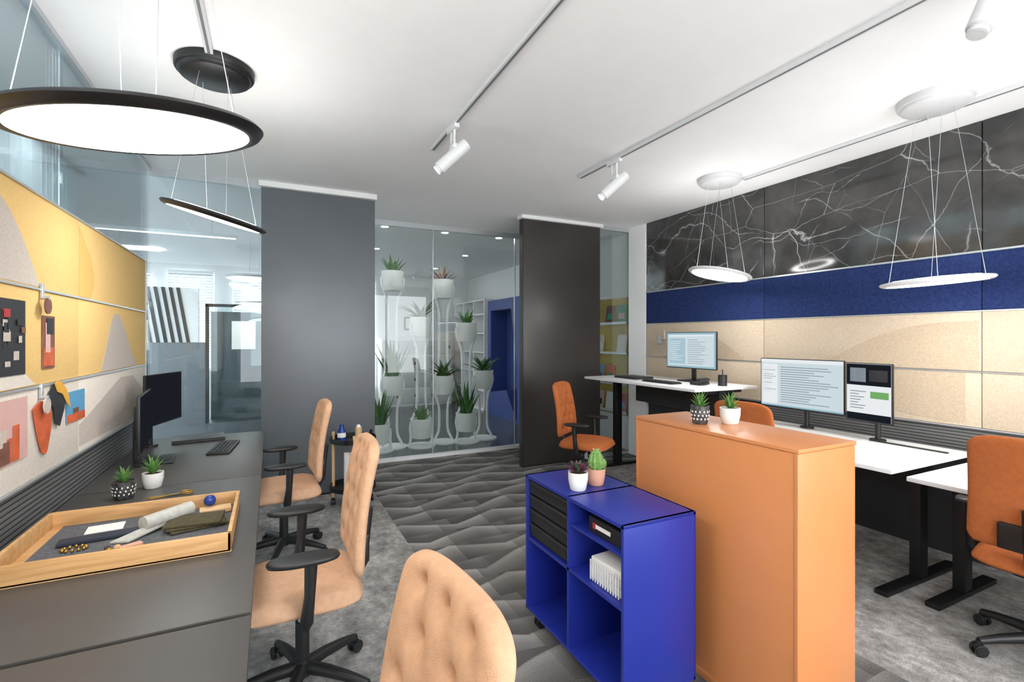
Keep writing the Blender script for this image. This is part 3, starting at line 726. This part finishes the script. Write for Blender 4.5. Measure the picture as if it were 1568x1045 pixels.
b = B('clip_desk_light'); b.cyl((4.19, 4.4, 1.5), (4.13, 4.4, 1.5), .008, 'alu'); b.cyl((4.12, 4.43, 1.52), (4.08, 4.36, 1.44), .03, 'alu', bev=.004); b.cyl((4.19, 4.4, 1.5), (4.185, 4.4, 1.6), .006, 'alu'); b.done()

# trolley
b = B('round_side_trolley'); cx, cy = .66, 4.56
for z in (.16, .58):
    b.lathe([(0, z), (.19, z), (.2, z+.005), (.2, z+.045), (.193, z+.045), (.19, z+.012), (0, z+.010)], (cx, cy, 0), 'blackm', 48)
for i in range(3):
    a = math.radians(25+120*i); p = Vector((cx+.19*math.cos(a), cy+.19*math.sin(a), 0))
    b.cyl(p+Vector((0, 0, .07)), p+Vector((0, 0, .66)), .014, 'beech' if i != 0 else 'blackm')
    for k in (-1, 1): b.cyl(p+Vector((.004*k, 0, .028)), p+Vector((.018*k, 0, .028)), .028, 'black', seg=20)
    b.cyl(p+Vector((0, 0, .04)), p+Vector((0, 0, .08)), .01, 'black')
b.done()
b = B('drink_bottle'); b.lathe([(0, 0), (.035, 0), (.036, .09), (.02, .12), (.02, .15), (0, .15)], (cx-.1, cy-.02, .592), 'ball'); b.cyl((cx-.1, cy-.02, .63), (cx-.1, cy-.02, .67), .0365, 'paper'); b.done()
b = B('wooden_canister'); b.cyl((cx+.05, cy+.02, .592), (cx+.05, cy+.02, .70), .03, 'beech', bev=.004); b.sph((cx+.05, cy+.02, .705), .02, 'paper'); b.done()
b = B('paper_roll'); b.cyl((cx-.05, cy-.05, .173), (cx-.05, cy-.05, .50), .035, 'paper'); b.done()

# magazine board
b = B('magazine_display_board'); XB = 4.338; b.bx(XB-.03, XB, 5.13, 5.96, .45, 2.06, 'board', .003); b.bx(XB-.02, XB, 5.13, 5.96, 0, .45, 'white')
cols = ['red', 'paper', 'pink', 'green', 'orangeP', 'blueP', 'paper', 'blackP', 'cream', 'green', 'brownP', 'paper']; k = 0
for z in (.50, .88, 1.30, 1.71):
    b.bx(XB-.10, XB-.03, 5.15, 5.94, z-.012, z, 'glass'); b.bx(XB-.105, XB-.10, 5.15, 5.94, z-.012, z+.02, 'alu')
    for yy in (5.2, 5.45, 5.70):
        if k % 4 != 3: b.box((XB-.055, yy+.1, z+.13), (.008, .19, .25), cols[k % 12], rot=Matrix.Rotation(.12, 4, 'Y')); b.box((XB-.062, yy+.1, z+.10), (.006, .12, .08), cols[(k+5) % 12], rot=Matrix.Rotation(.12, 4, 'Y'))
        k += 1
b.done()

# ---------------------------------------------------------------- corridor
def stand(X_, Y_, pots, kinds):
    X_ *= 1.045; Y_ += .28
    b = B('planter_stand'); top = max(pots)+.05
    b.lathe([(0, 0), (.20, 0), (.20, .02), (.0, .025)], (X_, Y_, 0), 'whitegl', 40)
    for k in (-1, 1):
        pts = []
        for i in range(61):
            z = .02+(top-.02)*i/60; r = .06
            for zp in pots: r = r+(.155-.06)*math.exp(-((z-zp)/.20)**2)
            r += .08*math.exp(-((z-.0)/.12)**2)
            pts.append((X_+k*min(r, .16), Y_, z))
        b.tube(pts, .018, 'whitegl', 8)
    for zp, kd in zip(pots, kinds):
        b.lathe([(0, zp-.14), (.125, zp-.14), (.132, zp-.13), (.152, zp+.13), (.142, zp+.13), (.12, zp+.07), (0, zp+.07)], (X_, Y_, 0), 'potw', 32)
        b.cyl((X_, Y_, zp+.05), (X_, Y_, zp+.08), .12, 'soil')
        for i in range(26):
            az = i*2.4
            if kd == 'tall': b.leaf((X_+.06*math.cos(az), Y_+.06*math.sin(az), zp+.07), az, .02+.35*random.random(), .25+.36*random.random(), .030, 'leaf' if i % 2 else 'leaf2', bend=.25)
            elif kd == 'bush': b.leaf((X_, Y_, zp+.07), az, .1+.8*random.random(), .18+.24*random.random(), .030, 'leaf' if i % 2 else 'leaf2', bend=.8)
            elif kd == 'red': b.leaf((X_, Y_, zp+.07), az, .1+1.1*random.random(), .2+.1*random.random(), .018, 'leafp' if i % 2 else 'beech', bend=.3)
            else:
                if i < 14: b.leaf((X_+.03*math.cos(az), Y_+.03*math.sin(az), zp+.07), az, .1+.5*random.random(), .17+.14*random.random(), .030, 'leaf', bend=.4)
    b.done()
stand(1.23, 6.35, [.24], ['tall']); stand(1.44, 6.5, [.86, 2.30], ['tall', 'small']); stand(1.80, 6.4, [.26, 1.67], ['small', 'bush'])
stand(2.14, 6.5, [.84, 2.22], ['bush', 'red']); stand(2.44, 6.4, [.30, 1.60], ['tall', 'small']); stand(2.74, 6.5, [.90], ['bush'])
b = B('blue_niche_bench'); y0 = 7.55
b.bx(3.9, 4.338, y0, y0+1.45, 2.05, 2.25, 'blue2'); b.bx(3.9, 4.338, y0, y0+.15, 0, 2.05, 'blue2'); b.bx(3.9, 4.338, y0+1.3, y0+1.45, 0, 2.05, 'blue2'); b.bx(4.25, 4.338, y0+.15, y0+1.3, 0, 2.05, 'blue2')
b.poly([(3.9, y0+.15, 0), (3.9, y0+.6, .55), (3.9, y0+1.3, .45), (3.9, y0+1.3, 0)], (1, 0, 0), .35, 'blue2'); b.poly([(3.9, y0+.15, 1.0), (3.9, y0+.4, 2.05), (3.9, y0+.15, 2.05)], (1, 0, 0), .35, 'blue2'); b.done()
b = B('white_shelf_unit'); b.bx(3.95, 4.338, 9.3, 11.15, 0, .05, 'white')
for yy in (9.3, 9.9, 10.5, 11.1): b.bx(3.95, 4.338, yy, yy+.03, 0, 2.3, 'white')
for z in (.4, .8, 1.2, 1.6, 2.0, 2.3): b.bx(3.95, 4.338, 9.3, 11.13, z, z+.025, 'white')
b.done()
b = B('wardrobe_cabinet')
for i in range(2): b.bx(3.9, 4.338, 6.45+.53*i, 6.975+.53*i, .0, 2.4, 'whitegl', .004)
b.done()
b = B('locker_cabinet'); b.bx(2.15, 3.75, 10.75, 11.18, 0, 1.5, 'white', .004)
for i in range(4):
    for j in range(4): b.bx(2.17+.4*i, 2.53+.4*i, 10.735, 10.75, .06+.36*j, .38+.36*j, 'canopyw', .003); b.bx(2.47+.4*i, 2.5+.4*i, 10.72, 10.736, .2+.36*j, .26+.36*j, 'dgrey')
b.done()
b = B('picture_frame_dark'); b.bx(2.75, 3.1, 11.17, 11.198, 1.7, 2.0, 'dgrey', .004); b.bx(2.78, 3.07, 11.16, 11.172, 1.73, 1.97, 'paper'); b.done()
for (xx, yy) in ((1.3, 6.3), (2.1, 6.3), (2.9, 6.3), (1.5, 7.9), (3.0, 7.9), (1.5, 9.6), (3.0, 9.6), (.3, 7.3), (.3, 9.3)):  # front row of three is added fill to brighten the planter pots
    b = B('downlight_and_fill'); b.lathe([(0, CZ-.012), (.045, CZ-.012)], (xx, yy, 0), 'down', 32); b.lathe([(.045, CZ-.012), (.06, CZ-.012), (.06, CZ)], (xx, yy, 0), 'whitegl', 32); b.done()
for (xx, yy) in ((-2.2, 9.5), (-3.2, 7.0), (-2.2, 4.5), (-2.2, 2.6), (-2.2, .6), (-4.2, 4.0), (-4.2, 1.5)):  # added fill panels, brighten the side office seen through the glass
    b = B('side_office_fill_panel'); b.bx(xx-.6, xx+.6, yy-.15, yy+.15, CZ-.02, CZ-.001, 'fillpanel'); b.done()
# side office items
b = B('linear_pendant_lamp'); b.bx(-1.85, -.35, 6.47, 6.53, 2.66, 2.70, 'whitegl', .004); b.bx(-1.83, -.37, 6.48, 6.52, 2.655, 2.66, 'led'); b.cyl((-1.6, 6.5, 2.7), (-1.6, 6.5, CZ), .002, 'alu'); b.cyl((-.6, 6.5, 2.7), (-.6, 6.5, CZ), .002, 'alu'); b.done()
b = B('partition_slatted'); b.bx(-1.75, -.98, 8.0, 8.06, 1.45, 2.2, 'white')
for i in range(9): b.poly([(-1.72+.085*i, 7.995, 1.45), (-1.68+.085*i, 7.995, 1.45), (-1.74+.085*i-.06, 7.995, 2.2), (-1.78+.085*i-.06, 7.995, 2.2)], (0, -1, 0), .01, 'black')
b.bx(-1.75, -.82, 8.0, 8.08, 0, 1.45, 'greycol'); b.bx(-.98, -.9, 8.0, 8.06, 1.45, 2.2, 'white'); b.done()
b = B('framed_glass_cabinet'); b.bx(-.80, -.10, 8.0, 8.03, .3, 1.95, 'glassL'); b.bx(-.82, -.78, 7.98, 8.05, 0, 1.98, 'dgrey'); b.bx(-.1, -.06, 7.98, 8.05, 0, 1.98, 'dgrey'); b.bx(-.82, -.06, 7.98, 8.05, 1.95, 1.99, 'dgrey'); b.bx(-.82, -.06, 7.98, 8.4, 0, .32, 'greycol')
b.bx(-.79, -.10, 8.38, 8.40, .3, 1.9, 'greycol'); b.bx(-.5, -.2, 7.97, 7.98, 1.35, 1.75, 'paper'); b.done()
for (xx, yy, z) in ((-.25, 7.2, 2.28), (-.15, 7.6, 1.98)):
    b = B('round_pendant_lamp')
    b.lathe([(0, z), (.27, z), (.29, z+.02), (.27, z+.04), (0, z+.045)], (xx, yy, 0), 'whitegl', 48); b.lathe([(0, z-.001), (.26, z-.001)], (xx, yy, 0), 'led', 48); b.cyl((xx, yy, z), (xx, yy, CZ), .003, 'alu')
    b.done()

# ---------------------------------------------------------------- world + camera
w = bpy.data.worlds.new('World'); sc.world = w; w.use_nodes = True
bg = w.node_tree.nodes['Background']; bg.inputs[0].default_value = (.94, .97, 1, 1); bg.inputs[1].default_value = 6.0
cam = bpy.data.cameras.new('Camera'); co = bpy.data.objects.new('Camera', cam); sc.collection.objects.link(co)
cam.sensor_width = 36; cam.lens = 748/1568*36; cam.shift_y = -3.5/1568; cam.clip_start = .05
co.location = (0, 0, 1.5); co.rotation_euler = (R90, 0, -math.radians(26.26))
sc.camera = co
